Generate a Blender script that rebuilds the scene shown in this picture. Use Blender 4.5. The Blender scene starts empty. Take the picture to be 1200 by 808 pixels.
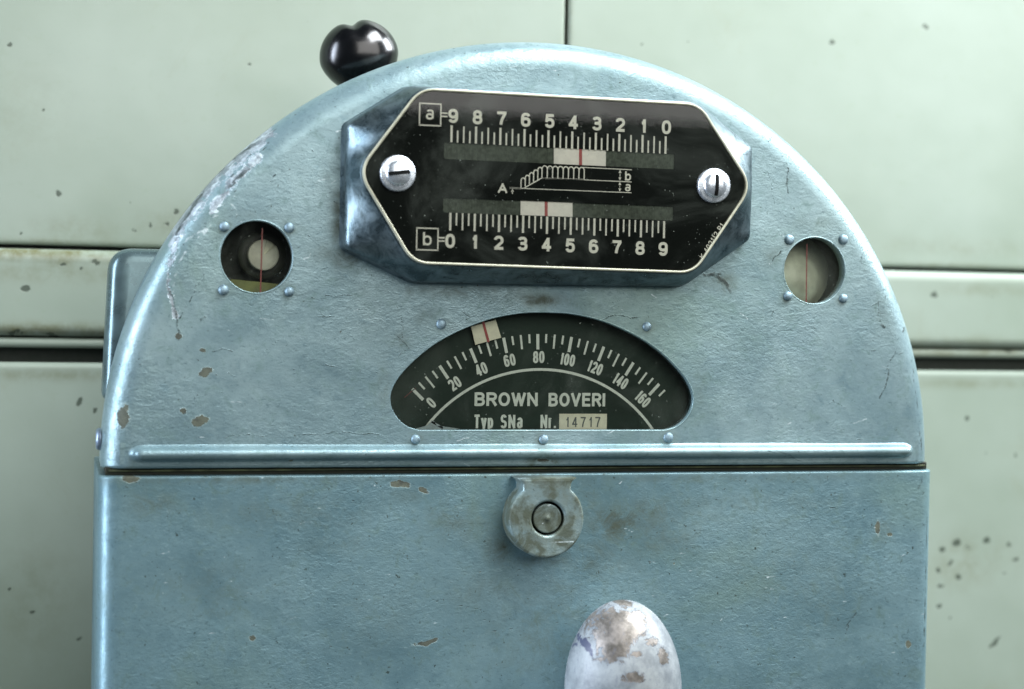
import bpy, math, random
import numpy as np
from mathutils import Matrix, Vector

# ------------------------------------------------------------------ units, camera, light
S = 0.0003            # one survey unit (about one pixel of the photograph on the front face) in metres
ZB = 2600.0           # survey height of the front panel's datum above the floor
FOC = 2000.0
YAW, PIT, ROL, CX, CZ = 0.2568, -0.0203, -0.0177, -568.4, 339.2
scene = bpy.context.scene
col = scene.collection

def lin(r, g, b):
    f = lambda c: (c / 255 / 12.92) if c / 255 <= 0.04045 else ((c / 255 + 0.055) / 1.055) ** 2.4
    return (f(r), f(g), f(b), 1.0)

def W(x, y, z):       # survey units -> metres
    return Vector((x * S, y * S, (z + ZB) * S))

cam_d = bpy.data.cameras.new('camera')
cam = bpy.data.objects.new('camera', cam_d)
col.objects.link(cam)
fw = Vector((math.sin(YAW) * math.cos(PIT), math.cos(YAW) * math.cos(PIT), math.sin(PIT)))
rt = Vector((math.cos(YAW), -math.sin(YAW), 0))
up = rt.cross(fw)
r2 = rt * math.cos(ROL) - up * math.sin(ROL)
u2 = rt * math.sin(ROL) + up * math.cos(ROL)
M = Matrix((r2, u2, -fw)).transposed().to_4x4()
M.translation = W(CX, -FOC, CZ)
cam.matrix_world = M
cam_d.sensor_width = 36.0
cam_d.lens = 36.0 * FOC / 1200.0
cam_d.clip_start = 0.02
cam_d.clip_end = 60
cam_d.dof.use_dof = True
cam_d.dof.focus_distance = 0.628
cam_d.dof.aperture_fstop = 7.5
scene.camera = cam

world = bpy.data.worlds.new('World')
scene.world = world
world.use_nodes = True
bg = world.node_tree.nodes['Background']
bg.inputs[0].default_value = lin(205, 222, 222)
bg.inputs[1].default_value = 0.085

def area(name, loc, target, sx, sy, power, color, spread=180):
    d = bpy.data.lights.new(name, 'AREA')
    d.shape = 'RECTANGLE'; d.size = sx; d.size_y = sy
    d.energy = power; d.color = color; d.spread = math.radians(spread)
    o = bpy.data.objects.new(name, d)
    col.objects.link(o)
    o.location = loc
    o.rotation_euler = (Vector(target) - Vector(loc)).to_track_quat('-Z', 'Y').to_euler()
    return o
TG = W(0, 0, 300)
area('front_softbox', TG + Vector((0.66, -1.45, 1.0)), TG + Vector((0.66, 0, 1.0)), 1.9, 1.5, 28, (1.0, 0.985, 0.95))  # added softbox, no window there: frontal light and glare on the plaque
area('left_window_light', TG + Vector((-0.92, -0.16, 0.15)), TG + Vector((-.1, -0.45, 0)), 0.30, 0.95, 9.0, (0.76, 0.85, 1.0), 84)
area('overhead_area_light', TG + Vector((0.34, -0.30, 0.80)), TG + Vector((0, -.02, 0)), 0.6, 0.42, 16, (0.93, 0.97, 1.0))  # added lamp above, no window: highlights the cover's top edge
area('right_window_light', TG + Vector((0.92, -0.06, 0.60)), TG + Vector((0, -.16, .1)), 0.42, 0.5, 7.5, (0.90, 0.95, 1.0), 110)

vs = scene.view_settings
vs.view_transform = 'Standard'
vs.look = 'None'
vs.gamma = 1.0
vs.exposure = 0.1
scene.render.engine = 'CYCLES'

# ------------------------------------------------------------------ survey helpers
def unproj(u, v, y0=0.0):
    """point of the photograph -> (x, z) on the plane y = y0 of the place"""
    u = u - 600.0; v = 404.0 - v
    c, s = math.cos(ROL), math.sin(ROL)
    u, v = u * c + v * s, -u * s + v * c
    dx, dy, dz = u / FOC, 1.0, v / FOC
    c, s = math.cos(PIT), math.sin(PIT)
    dy, dz = dy * c - dz * s, dy * s + dz * c
    c, s = math.cos(YAW), math.sin(YAW)
    dx, dy = dx * c + dy * s, -dx * s + dy * c
    t = (y0 + FOC) / dy
    return CX + dx * t, CZ + dz * t

def fbm(x, z, scale, octaves=3, seed=0):
    tot = np.zeros_like(x); amp = 1.0; norm = 0
    for o in range(octaves):
        fx = x / scale; fz = z / scale
        ix = np.floor(fx).astype(np.int64); iz = np.floor(fz).astype(np.int64)
        tx = fx - ix; tz = fz - iz
        tx = tx * tx * (3 - 2 * tx); tz = tz * tz * (3 - 2 * tz)
        def h(a, b):
            n = (a * 374761393 + b * 668265263 + (seed + o) * 974634777) & 0x7fffffff
            n = ((n ^ (n >> 13)) * 1274126177) & 0x7fffffff
            return ((n ^ (n >> 16)) & 0xffff) / 65535.0
        tot += amp * ((h(ix, iz) * (1 - tx) + h(ix + 1, iz) * tx) * (1 - tz) + (h(ix, iz + 1) * (1 - tx) + h(ix + 1, iz + 1) * tx) * tz)
        norm += amp; amp *= 0.5; scale /= 2.03
    return tot / norm

def blobs(X, Z, lst, y0=0):
    """field: 0.5 on each ellipse's edge, 1 in its middle"""
    out = np.zeros_like(X)
    for b in lst:
        px, py, rx, ry = b[:4]; rot = math.radians(b[4]) if len(b) > 4 else 0.0
        x, z = unproj(px, py, y0)
        m = (np.abs(X - x) < 2.2 * max(rx, ry)) & (np.abs(Z - z) < 2.2 * max(rx, ry))
        dx = X[m] - x; dz = Z[m] - z
        a = dx * math.cos(rot) + dz * math.sin(rot); c = -dx * math.sin(rot) + dz * math.cos(rot)
        d = np.sqrt((a / rx) ** 2 + (c / ry) ** 2)
        out[m] = np.maximum(out[m], np.clip(1 - 0.5 * d, 0, 1))
    return out

def soft(X, Z, lst, y0=0):
    out = np.zeros_like(X)
    for b in lst:
        px, py, rx, ry, a = b[:5]
        x, z = unproj(px, py, y0)
        out = np.maximum(out, a * np.exp(-(((X - x) / rx) ** 2 + ((Z - z) / ry) ** 2)))
    return out

def strokes(X, Z, lst, y0=0):
    out = np.zeros_like(X)
    for w, pts in lst:
        P = [unproj(p[0], p[1], y0) for p in pts]
        for (ax, az), (bx, bz) in zip(P[:-1], P[1:]):
            m = (X > min(ax, bx) - 3 * w) & (X < max(ax, bx) + 3 * w) & (Z > min(az, bz) - 3 * w) & (Z < max(az, bz) + 3 * w)
            if not m.any(): continue
            x = X[m]; z = Z[m]
            L = (bx - ax) ** 2 + (bz - az) ** 2 + 1e-9
            t = np.clip(((x - ax) * (bx - ax) + (z - az) * (bz - az)) / L, 0, 1)
            d = np.hypot(x - ax - t * (bx - ax), z - az - t * (bz - az))
            out[m] = np.maximum(out[m], np.clip(1 - 0.5 * d / w, 0, 1))
    return out

# wear surveyed on the photograph (pixel x, pixel y, radii ...)
rng = random.Random(7)
CHIPS = [(145, 490, 7, 14, 0), (236, 494, 9, 5.5, 10), (216, 482, 4, 3.5), (240, 437, 8, 5, 30), (209, 395, 4, 3.5), (238, 410, 3, 2.5),
         (469, 567, 13, 4, -4), (496, 574, 7, 3.5, -30), (153, 561, 11, 4), (498, 753, 14, 3, 12), (295, 747, 4.5, 3.5), 
         (1027, 619, 3, 10, -6), (1041, 626, 4, 3), (1063, 755, 4, 5), (637, 540, 9, 3), 
          (790, 660, 2, 1.5, -20)]
for i in range(16):
    CHIPS.append((rng.uniform(130, 1075), rng.uniform(150, 770), rng.uniform(.8, 1.9), rng.uniform(.8, 1.5), rng.uniform(0, 90)))
DARK = [(1.4, [(1043, 433), (1040, 447), (1031, 466)]), (1.1, [(922, 175), (923, 200), (922, 226)]), (1.6, [(902, 167), (908, 161)]),
        (1.5, [(207, 300), (197, 320), (196, 336), (204, 352), (206, 372), (211, 391)]), (.7, [(239, 322), (228, 340), (224, 352), (210, 372)]), (1.4, [(235, 377), (242, 370)]),
        (.9, [(1020, 361), (1030, 352), (1031, 376)]), (2.2, [(1033, 380), (1036, 383)]), (2.4, [(1062, 384), (1060, 390)]), (1.5, [(1012, 295), (1010, 305)]),
        (.7, [(262, 514), (290, 509), (310, 512)]), (.6, [(345, 511), (400, 506), (450, 510)]), (.8, [(248, 412), (260, 408), (272, 411)]), (1.2, [(1022, 412), (1026, 410)]),
        (.6, [(540, 365), (552, 372), (530, 380)]), (.7, [(465, 395), (480, 408), (462, 420)]), (1.3, [(990, 735), (1002, 718)]), (1.2, [(690, 380), (720, 370), (745, 372)]),
        (2.2, [(836, 323), (850, 330), (858, 343)]), (2.6, [(826, 322), (845, 322)]), (1.3, [(905, 305), (917, 293)]), (1.8, [(1078, 560), (1075, 575)]),
        (2.4, [(300, 166), (270, 188), (240, 222), (222, 250), (209, 275)]), (1.6, [(296, 194), (278, 212), (268, 222)]), (1.6, [(240, 262), (256, 246)]),
        (1.4, [(1086, 580), (1087, 640), (1085, 700), (1083, 760)]), (1.3, [(1070, 420), (1078, 480), (1082, 530)])]
for i in range(170):
    x = rng.uniform(130, 1075); y = rng.uniform(70, 770); a = rng.gauss(0, 0.6) + (math.pi / 2 if rng.random() < .12 else 0); L = rng.uniform(3, 14) if rng.random() < .8 else rng.uniform(20, 55)
    DARK.append((rng.uniform(.3, .75), [(x, y), (x + L * math.cos(a) * .5, y + L * math.sin(a) * .5 + rng.uniform(-1, 1)), (x + L * math.cos(a), y + L * math.sin(a))]))
PALE = [(1.3, [(322, 152), (290, 170), (262, 194), (238, 224)]), (1.3, [(315, 160), (285, 182), (258, 210), (240, 236)]), (1.2, [(306, 180), (280, 200), (262, 222), (244, 240)]),
        (1.3, [(238, 236), (230, 248), (216, 262)]), (1.2, [(205, 278), (216, 276), (208, 296), (200, 312), (195, 326)]), (1.1, [(212, 300), (205, 322), (203, 344), (210, 366)]),
        (1.2, [(270, 238), (276, 246), (278, 254)]), (1.0, [(254, 248), (246, 262), (236, 272)])]
for i in range(120):
    x = rng.uniform(130, 1075); y = rng.uniform(70, 770); a = rng.gauss(0, 0.3); L = rng.uniform(2, 16)
    PALE.append((rng.uniform(.5, 1.0), [(x, y), (x + L * math.cos(a), y + L * math.sin(a))]))
for i in range(26):     # the long scrape on the shoulder
    t = rng.random(); x = 208 + 108 * t; y = 292 - 138 * t + rng.uniform(-4, 20); L = rng.uniform(5, 22)
    (PALE if rng.random() < .6 else DARK).append((rng.uniform(.6, 1.3), [(x, y), (x + L * .72, y - L * .72)]))
SCRAPE = [(9, [(318, 156), (285, 178), (255, 206), (232, 236), (216, 258), (206, 280)]), (5, [(303, 184), (272, 214), (248, 246)]), (4.5, [(206, 280), (200, 310)]), (2.4, [(197, 320), (198, 345), (206, 372)])]
GRIME = [(640, 655, 40, 10, .5), (690, 590, 20, 40, .4), (770, 615, 110, 40, .42), (900, 660, 90, 60, .28), (540, 610, 60, 30, .45), (640, 740, 90, 60, .4), (340, 600, 120, 26, .35), (250, 690, 90, 40, .28), (960, 700, 60, 60, .3), (440, 720, 60, 50, .25), (870, 590, 160, 14, .35), (700, 660, 60, 30, .4), (722, 612, 40, 28, .75), (760, 600, 60, 20, .5), (690, 650, 30, 24, .5), (705, 640, 20, 20, .35), (760, 640, 30, 18, .4), (585, 640, 22, 26, .55), (632, 352, 30, 8, .8), (637, 539, 22, 7, 1.0), (630, 547, 14, 6, 1.0), (632, 552, 60, 8, .8), (870, 268, 12, 30, .55), (850, 332, 20, 14, .6),
         (398, 250, 10, 55, .75), (415, 300, 40, 14, .7), (540, 342, 90, 8, .4), (300, 562, 190, 6, .55), (850, 560, 200, 6, .4), (480, 580, 40, 14, .35), (180, 590, 40, 18, .45), (560, 690, 60, 30, .3),
         (660, 690, 50, 26, .32), (400, 640, 60, 14, .3), (240, 720, 50, 16, .3), (1035, 620, 14, 26, .4), (500, 375, 16, 14, .35), (470, 400, 14, 12, .4), (955, 262, 34, 8, .3), (300, 254, 34, 7, .3),
         (150, 560, 18, 6, .7), (388, 205, 8, 12, .5), (700, 250, 0.1, 0.1, 0), (450, 455, 10, 34, .35), (820, 455, 10, 34, .3), (905, 300, 14, 14, .4), (1035, 365, 16, 22, .35), (740, 690, 60, 20, .3)]

for q in [(263, 266), (339, 267), (262, 340), (339, 342), (925, 281), (988, 281), (923, 347), (988, 350), (517, 380), (758, 383), (487, 515), (637, 515), (783, 513)]: GRIME.append((q[0] - rng.uniform(0, 2.5), q[1] + rng.uniform(-1, 2.5), 8, 8, rng.uniform(.55, .95)))
def add_wear(me, wall=False, y0=0.0):
    n = len(me.vertices)
    co = np.empty(n * 3, np.float32); me.vertices.foreach_get('co', co); co = co.reshape(-1, 3).astype(np.float64)
    X = co[:, 0] / S; Z = co[:, 2] / S - ZB
    jx = X + (fbm(X, Z, 9, 2, 3) - .5) * 5; jz = Z + (fbm(X, Z, 9, 2, 9) - .5) * 5
    if wall:
        f = {'chip': blobs(X + (jx - X) * 1.6, Z + (jz - Z) * 1.6, WALLCHIPS, y0), 'grime': soft(X, Z, WALLGRIME, y0)}
    else:
        f = {'chip': blobs(jx, jz, CHIPS), 'dark': strokes(jx, jz, DARK), 'pale': strokes(jx, jz, PALE), 'scrape': strokes(jx, jz, SCRAPE), 'grime': soft(X, Z, GRIME)}
    for k, v in f.items():
        a = me.attributes.new(k, 'FLOAT', 'POINT'); a.data.foreach_set('value', v.astype(np.float32))

# ------------------------------------------------------------------ material helpers
class NT:
    def __init__(self, name):
        self.m = bpy.data.materials.new(name); self.m.use_nodes = True
        self.t = self.m.node_tree; self.n = self.t.nodes; self.l = self.t.links
        self.p = self.n['Principled BSDF']; self.out = self.n['Material Output']
        self.co = self.n.new('ShaderNodeTexCoord').outputs['Object']
    def set(self, sock, v):
        if isinstance(v, bpy.types.NodeSocket): self.l.new(v, sock)
        else: sock.default_value = v
    def math(self, op, a, b=0.0, c=0.0, clamp=False):
        n = self.n.new('ShaderNodeMath'); n.operation = op; n.use_clamp = clamp
        for i, v in enumerate((a, b, c)): self.set(n.inputs[i], v)
        return n.outputs[0]
    def mapping(self, scale):
        n = self.n.new('ShaderNodeMapping'); self.l.new(self.co, n.inputs[0]); n.inputs['Scale'].default_value = scale
        return n.outputs[0]
    def noise(self, scale, detail=3, rough=.55, vec=None, dist=0.0):
        n = self.n.new('ShaderNodeTexNoise'); self.l.new(vec or self.co, n.inputs['Vector'])
        n.inputs['Scale'].default_value = scale; n.inputs['Detail'].default_value = detail; n.inputs['Roughness'].default_value = rough; n.inputs['Distortion'].default_value = dist
        return n.outputs[0]
    def attr(self, name):
        n = self.n.new('ShaderNodeAttribute'); n.attribute_name = name
        return n.outputs['Fac']
    def ramp(self, v, a, b, x=0.0, y=1.0):
        n = self.n.new('ShaderNodeMapRange'); n.interpolation_type = 'SMOOTHSTEP'
        self.set(n.inputs[0], v); n.inputs[1].default_value = a; n.inputs[2].default_value = b; n.inputs[3].default_value = x; n.inputs[4].default_value = y
        return n.outputs[0]
    def mix(self, f, a, b):
        n = self.n.new('ShaderNodeMix'); n.data_type = 'RGBA'
        self.set(n.inputs[0], f); self.set(n.inputs[6], a); self.set(n.inputs[7], b)
        return n.outputs[2]
    def bump(self, h, strength, dist):
        n = self.n.new('ShaderNodeBump'); n.inputs['Strength'].default_value = strength; n.inputs['Distance'].default_value = dist
        self.l.new(h, n.inputs['Height']); self.l.new(n.outputs[0], self.p.inputs['Normal'])
    def done(self, color, rough, metal=0.0, spec=.5):
        self.set(self.p.inputs['Base Color'], color); self.set(self.p.inputs['Roughness'], rough); self.set(self.p.inputs['Metallic'], metal)
        self.p.inputs['Specular IOR Level'].default_value = spec
        return self.m

def plain(name, color, rough, metal=0.0, spec=.5, var=.12, scale=400, bump=0.0):
    t = NT(name)
    n = t.noise(scale, 4)
    dark = tuple(c * (1 - var) for c in color[:3]) + (1,)
    lite = tuple(min(1, c * (1 + var)) for c in color[:3]) + (1,)
    if bump: t.bump(n, bump, .0003)
    return t.done(t.mix(t.ramp(n, .3, .7), dark, lite), t.ramp(n, .3, .7, rough * .85, min(1, rough * 1.15)), metal, spec)

def make_paint(name='blue_grey_paint', dirty=0.0, lo=(115, 141, 148), hi=(147, 171, 175), metal=.46):
    t = NT(name)
    cloud = t.noise(20, 5, .62, None, .5)
    fine = t.noise(1500, 3, .65)
    lump = t.noise(1.0, 5, .62, t.mapping((260, 300, 420)), .8)      # thick hand-brushed enamel
    lump2 = t.noise(1.0, 4, .6, t.mapping((560, 600, 900)), .9)
    streak2 = t.noise(1.0, 5, .7, t.mapping((300, 500, 1300)), 1.0)
    mot = t.noise(150, 7, .75, None, .7)
    wide = t.noise(10, 5, .66, None, .8)
    c = t.mix(t.ramp(cloud, .3, .7), lin(*lo), lin(*hi))
    c = t.mix(t.ramp(wide, .48, .68, 0, .5), c, lin(118, 144, 132))
    c = t.mix(t.ramp(mot, .50, .70, 0, .65), c, lin(96, 122, 118))
    c = t.mix(t.ramp(mot, .45, .28, 0, .45), c, lin(104, 136, 148))
    c = t.mix(t.ramp(lump2, .58, .76, 0, .4), c, lin(158, 187, 193))  # lump tops lightened in the colour, a painted highlight
    c = t.mix(t.ramp(lump2, .42, .28, 0, .55), c, lin(74, 100, 106))  # hollows of the relief darkened in the colour, painted shade
    c = t.mix(t.ramp(streak2, .60, .76, 0, .45), c, lin(170, 198, 203))
    c = t.mix(t.ramp(streak2, .36, .26, 0, .6), c, lin(62, 82, 82))
    c = t.mix(t.ramp(fine, .60, .74, 0, .45), c, lin(66, 86, 88))
    sp = t.noise(520, 3, .6)
    c = t.mix(t.ramp(sp, .67, .74, 0, .85), c, lin(52, 62, 54))
    if dirty: c = t.mix(t.ramp(t.noise(110, 5, .7), .3, .65, .15, .75), c, lin(118, 128, 118))
    gn = t.noise(120, 7, .74, None, .6)
    ga = t.attr('grime')
    if dirty: ga = t.math('ADD', ga, t.ramp(t.noise(75, 4, .6), .4, .6, 0, dirty), clamp=True)
    g = t.math('MULTIPLY', ga, t.ramp(gn, .28, .68, 0.0, 1.6), clamp=True)
    c = t.mix(t.math('MULTIPLY', g, .85), c, lin(64, 72, 52))
    blot = t.ramp(t.math('ADD', ga, t.math('MULTIPLY', gn, 1.1)), 1.08, 1.34)
    c = t.mix(t.math('MULTIPLY', blot, .22), c, lin(48, 48, 34))
    en = t.noise(800, 5, .72)
    en2 = t.noise(240, 4, .7)
    brk = t.ramp(en2, .36, .58)
    sc = t.ramp(t.math('ADD', t.attr('scrape'), t.math('MULTIPLY', t.math('SUBTRACT', en, .5), 1.6)), .42, .60)
    sc = t.math('MULTIPLY', sc, t.ramp(t.math('ADD', t.attr('scrape'), t.math('MULTIPLY', t.math('SUBTRACT', en2, .5), 2.6)), .35, .6))
    c = t.mix(t.math('MULTIPLY', sc, .85), c, t.mix(t.ramp(en2, .4, .6), lin(132, 140, 146), lin(190, 202, 210)))
    cf = t.math('ADD', t.attr('chip'), t.math('MULTIPLY', t.math('SUBTRACT', en2, .5), .9))
    cf = t.math('ADD', cf, t.math('MULTIPLY', t.math('SUBTRACT', en, .5), .3))
    rim = t.ramp(cf, .38, .47); chip = t.ramp(cf, .50, .54)
    c = t.mix(t.math('MULTIPLY', rim, .35), c, lin(170, 192, 190))
    c = t.mix(t.math('MULTIPLY', chip, .9), c, t.mix(t.ramp(gn, .35, .6), lin(50, 47, 33), lin(86, 88, 70)))
    dk = t.ramp(t.math('ADD', t.attr('dark'), t.math('MULTIPLY', t.math('SUBTRACT', en, .5), .9)), .45, .85)
    dk = t.math('MULTIPLY', dk, t.math('ADD', t.math('MULTIPLY', brk, .75), .2))
    c = t.mix(dk, c, lin(54, 66, 64))
    pl = t.ramp(t.math('ADD', t.attr('pale'), t.math('MULTIPLY', t.math('SUBTRACT', en, .5), .9)), .5, .9)
    pl = t.math('MULTIPLY', pl, t.math('ADD', t.math('MULTIPLY', brk, .7), .2))
    c = t.mix(pl, c, lin(208, 224, 228))
    h = t.math('ADD', t.math('MULTIPLY', lump, 1.0), t.math('MULTIPLY', fine, .25))
    h = t.math('ADD', h, t.math('MULTIPLY', lump2, .55))
    h = t.math('MULTIPLY', h, t.ramp(t.noise(16, 4, .6, None, .5), .36, .66, .25, 1.25))
    h = t.math('SUBTRACT', h, t.math('MULTIPLY', chip, .7))
    h = t.math('SUBTRACT', h, t.math('MULTIPLY', dk, .5))
    h = t.math('ADD', h, t.math('MULTIPLY', t.math('MULTIPLY', sc, en), .8))
    h = t.math('ADD', h, t.math('MULTIPLY', t.noise(60, 2), .8))
    t.bump(h, .6, .0003)
    r = t.math('ADD', t.ramp(mot, .3, .7, .30, .46), t.math('MULTIPLY', t.math('MAXIMUM', g, chip), .3))
    met = t.math('SUBTRACT', metal, t.math('MULTIPLY', t.math('MAXIMUM', g, chip), .4), clamp=True)
    return t.done(c, r, met)
PAINT = make_paint()
CASINGP = make_paint('darker_blue_casing', 0.0, (98, 130, 140), (127, 158, 166), .42)  # same shader as the cover, with darker, bluer colours
DIRTY = make_paint('greasy_blue_grey_paint', .9)

def make_wallpaint():
    t = NT('pale_green_wall_paint')
    cloud = t.noise(7, 4, .6); fine = t.noise(260, 4, .6)
    c = t.mix(t.ramp(cloud, .3, .7), lin(140, 154, 140), lin(155, 168, 157))
    c = t.mix(t.ramp(t.noise(16, 6, .7, None, .8), .55, .75, 0, .22), c, lin(132, 136, 110))
    c = t.mix(t.ramp(fine, .55, .8, 0, .25), c, lin(140, 156, 134))
    gn = t.noise(90, 5, .7)
    g = t.math('MULTIPLY', t.attr('grime'), t.ramp(gn, .3, .7, .1, 1.2), clamp=True)
    c = t.mix(g, c, lin(104, 104, 70))
    en = t.noise(330, 4, .65)
    cf = t.math('ADD', t.attr('chip'), t.math('MULTIPLY', t.math('SUBTRACT', en, .5), .7))
    chip = t.ramp(cf, .48, .66)
    c = t.mix(t.math('MULTIPLY', chip, .8), c, lin(56, 66, 56))
    t.bump(t.math('SUBTRACT', t.math('ADD', t.math('MULTIPLY', t.noise(9, 3), 5.0), t.math('MULTIPLY', t.noise(60, 4), .7)), t.math('MULTIPLY', chip, .5)), .35, .0005)
    return t.done(c, .27, 0.0, .5)
WALLP = make_wallpaint()

def make_handlepaint():
    t = NT('chipped_white_paint')
    base = t.mix(t.ramp(t.noise(70, 6, .7), .35, .65), lin(112, 119, 124), lin(156, 163, 166))
    fine = t.noise(900, 4, .7)
    base = t.mix(t.ramp(fine, .58, .72, 0, .5), base, lin(108, 116, 126))
    en = t.noise(260, 6, .75, None, .9)
    cf = t.math('ADD', t.attr('chip'), t.math('MULTIPLY', t.math('SUBTRACT', en, .5), 1.7))
    chip = t.ramp(cf, .50, .53)
    c = t.mix(t.math('MULTIPLY', t.ramp(cf, .40, .49), .6), base, lin(116, 124, 134))
    c = t.mix(chip, c, t.mix(t.ramp(t.noise(180, 5, .7), .35, .65), lin(100, 96, 90), lin(150, 144, 138)))
    scr = t.ramp(t.noise(1.0, 5, .75, t.mapping((700, 700, 120)), .9), .56, .70)
    c = t.mix(t.math('MULTIPLY', scr, .55), c, lin(96, 104, 122))
    dkn = t.ramp(t.math('ADD', t.attr('dark'), t.math('MULTIPLY', t.math('SUBTRACT', en, .5), 1.6)), .45, .6)
    c = t.mix(t.math('MULTIPLY', dkn, .85), c, lin(44, 50, 84))
    t.bump(t.math('SUBTRACT', t.math('MULTIPLY', fine, .35), chip), .8, .0003)
    return t.done(c, t.ramp(en, .3, .7, .34, .55), t.ramp(chip, 0, 1, .05, .55))
HANDLEP = make_handlepaint()

CASTPAINT = plain('worn_silver_cast_paint', lin(124, 142, 150), .3, .7, .5, .18, 420, .3)
def make_block():
    t = NT('worn_silver_block')
    n = t.noise(150, 6, .7, None, .5); f = t.noise(900, 4, .7)
    c = t.mix(t.ramp(n, .35, .65), lin(72, 88, 94), lin(116, 132, 138))
    c = t.mix(t.ramp(f, .6, .72, 0, .7), c, lin(48, 60, 60))
    c = t.mix(t.ramp(t.noise(48, 6, .75, None, .8), .56, .72, 0, .75), c, lin(44, 54, 50))
    t.bump(t.math('ADD', t.math('MULTIPLY', n, .8), t.math('MULTIPLY', f, .25)), .5, .0003)
    return t.done(c, t.ramp(n, .3, .7, .25, .4), .82)
BLOCKM = make_block()
STEEL = plain('bluish_steel', lin(150, 168, 190), .38, .8, .5, .15, 900, .2)
RIVETM = plain('tarnished_rivet_paint', lin(120, 142, 152), .48, .55, .5, .5, 300, .6)
BRACKETM = plain('grey_bracket_paint', lin(104, 126, 130), .3, .6, .5, .2, 120, .3)
BRIGHT = plain('bright_zinc_plating', lin(214, 222, 230), .26, .8, .5, .1, 900, .1)
SLOTM = plain('recess_shade_black', lin(20, 22, 22), .9, 0, .1)  # near-black colour painted in place of shade in screw slots and latch hole
BLACKPLATE = plain('black_enamel_plate', lin(15, 21, 17), .6, 0, .06, .1, 60)
DIALGREY = plain('dark_green_dial_enamel', lin(50, 62, 55), .6, 0, .06, .1, 60)
PRINT = plain('off_white_print', lin(244, 246, 232), .6, 0, .2, .06, 700)
DIALPRINT = plain('pale_dial_print', lin(232, 240, 228), .6, 0, .2, .06, 700)
FLAG = plain('white_pointer_enamel', lin(240, 240, 228), .5, 0, .3, .05, 500)
CREAMFLAG = plain('cream_pointer_enamel', lin(236, 234, 208), .5, 0, .3, .05, 500)
RED = plain('red_line_paint', lin(168, 78, 74), .5)
HAIR = plain('red_hairline', lin(96, 42, 36), .5)
DRUM = plain('dark_ribbed_drum', lin(86, 95, 84), .6, 0, .1, .3, 700)
CREAM = plain('cream_plate_edge', lin(172, 172, 152), .4, .2, .5, .12, 500)
GASKET = plain('oily_gasket', lin(34, 38, 26), .7, 0, .4, .3, 300)
DARKIN = plain('dark_interior', lin(30, 36, 26), .7)
BOLT = plain('dull_cream_bolt', lin(228, 228, 206), .5, 0, .4, .12, 300)
OLIVE = plain('olive_inner_plate', lin(140, 146, 90), .6, 0, .3, .25, 120)
CLOUDY = plain('cloudy_cream_drum', lin(206, 212, 188), .4, 0, .4, .25, 90)
KNOBM = plain('polished_black_bakelite', lin(5, 6, 9), .21, 0, .7, .1, 200, .05)
BACKING = plain('dark_gap_paint', lin(34, 42, 34), .7)
FLOORM = plain('dark_floor', lin(92, 98, 92), .7, 0, .3, .2, 30)

def make_glass(name, refl_rough, tint):
    t = NT(name); t.n.remove(t.p)
    tr = t.n.new('ShaderNodeBsdfTransparent'); tr.inputs[0].default_value = tint
    gl = t.n.new('ShaderNodeBsdfGlossy'); gl.inputs['Color'].default_value = (1, 1, 1, 1)
    t.set(gl.inputs['Roughness'], t.ramp(t.noise(70, 4), .35, .65, refl_rough * .6, refl_rough * 1.5))
    fr = t.n.new('ShaderNodeFresnel'); fr.inputs[0].default_value = 1.42
    # greasy film and dust: a faint diffuse veil
    df = t.n.new('ShaderNodeBsdfDiffuse'); df.inputs[0].default_value = lin(170, 180, 168)
    mx = t.n.new('ShaderNodeMixShader'); t.l.new(fr.outputs[0], mx.inputs[0]); t.l.new(tr.outputs[0], mx.inputs[1]); t.l.new(gl.outputs[0], mx.inputs[2])
    m2 = t.n.new('ShaderNodeMixShader')
    sm = t.math('MULTIPLY', t.ramp(t.noise(24, 5, .62, None, .9), .46, .72), .06)
    du = t.math('MULTIPLY', t.ramp(t.noise(1300, 1, .4), .77, .80), .35)
    t.l.new(t.math('ADD', sm, du), m2.inputs[0]); t.l.new(mx.outputs[0], m2.inputs[1]); t.l.new(df.outputs[0], m2.inputs[2])
    t.l.new(m2.outputs[0], t.out.inputs['Surface'])
    return t.m
GLASS = make_glass('window_glass', .04, (.97, .99, .975, 1))
ACRYL = make_glass('acrylic_cover', .025, (.985, .99, .98, 1))

# ------------------------------------------------------------------ mesh helpers
def obj(name, me, mat, parent=None, smooth=True):
    o = bpy.data.objects.new(name, me); col.objects.link(o)
    if not me.materials: me.materials.append(mat)
    if smooth: me.polygons.foreach_set('use_smooth', [True] * len(me.polygons))
    if parent is not None: o.parent = parent
    return o

def mesh_u(name, verts, faces):
    """verts in survey units"""
    v = np.asarray(verts, float) * S; v[:, 2] += ZB * S
    me = bpy.data.meshes.new(name); me.from_pydata(v.tolist(), [], [tuple(int(i) for i in f) for f in faces]); me.update()
    return me

def grid_mesh(name, G, flip=False, keep=None, closed=False):
    """G: array (n, m, 3) in survey units"""
    n, m = G.shape[:2]
    idx = np.arange(n * m).reshape(n, m)
    if closed: idx = np.concatenate([idx, idx[:1]], 0)
    q = np.stack([idx[:-1, :-1], idx[1:, :-1], idx[1:, 1:], idx[:-1, 1:]], -1).reshape(-1, 4)
    if flip: q = q[:, ::-1]
    if keep is not None: q = q[keep]
    v = G.reshape(-1, 3) * S; v = v.copy(); v[:, 2] += ZB * S
    me = bpy.data.meshes.new(name)
    me.vertices.add(len(v)); me.vertices.foreach_set('co', v.astype(np.float32).ravel())
    me.loops.add(len(q) * 4); me.loops.foreach_set('vertex_index', q.astype(np.int32).ravel())
    me.polygons.add(len(q)); me.polygons.foreach_set('loop_start', np.arange(0, len(q) * 4, 4, dtype=np.int32))
    me.update(calc_edges=True); me.validate()
    return me

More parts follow.
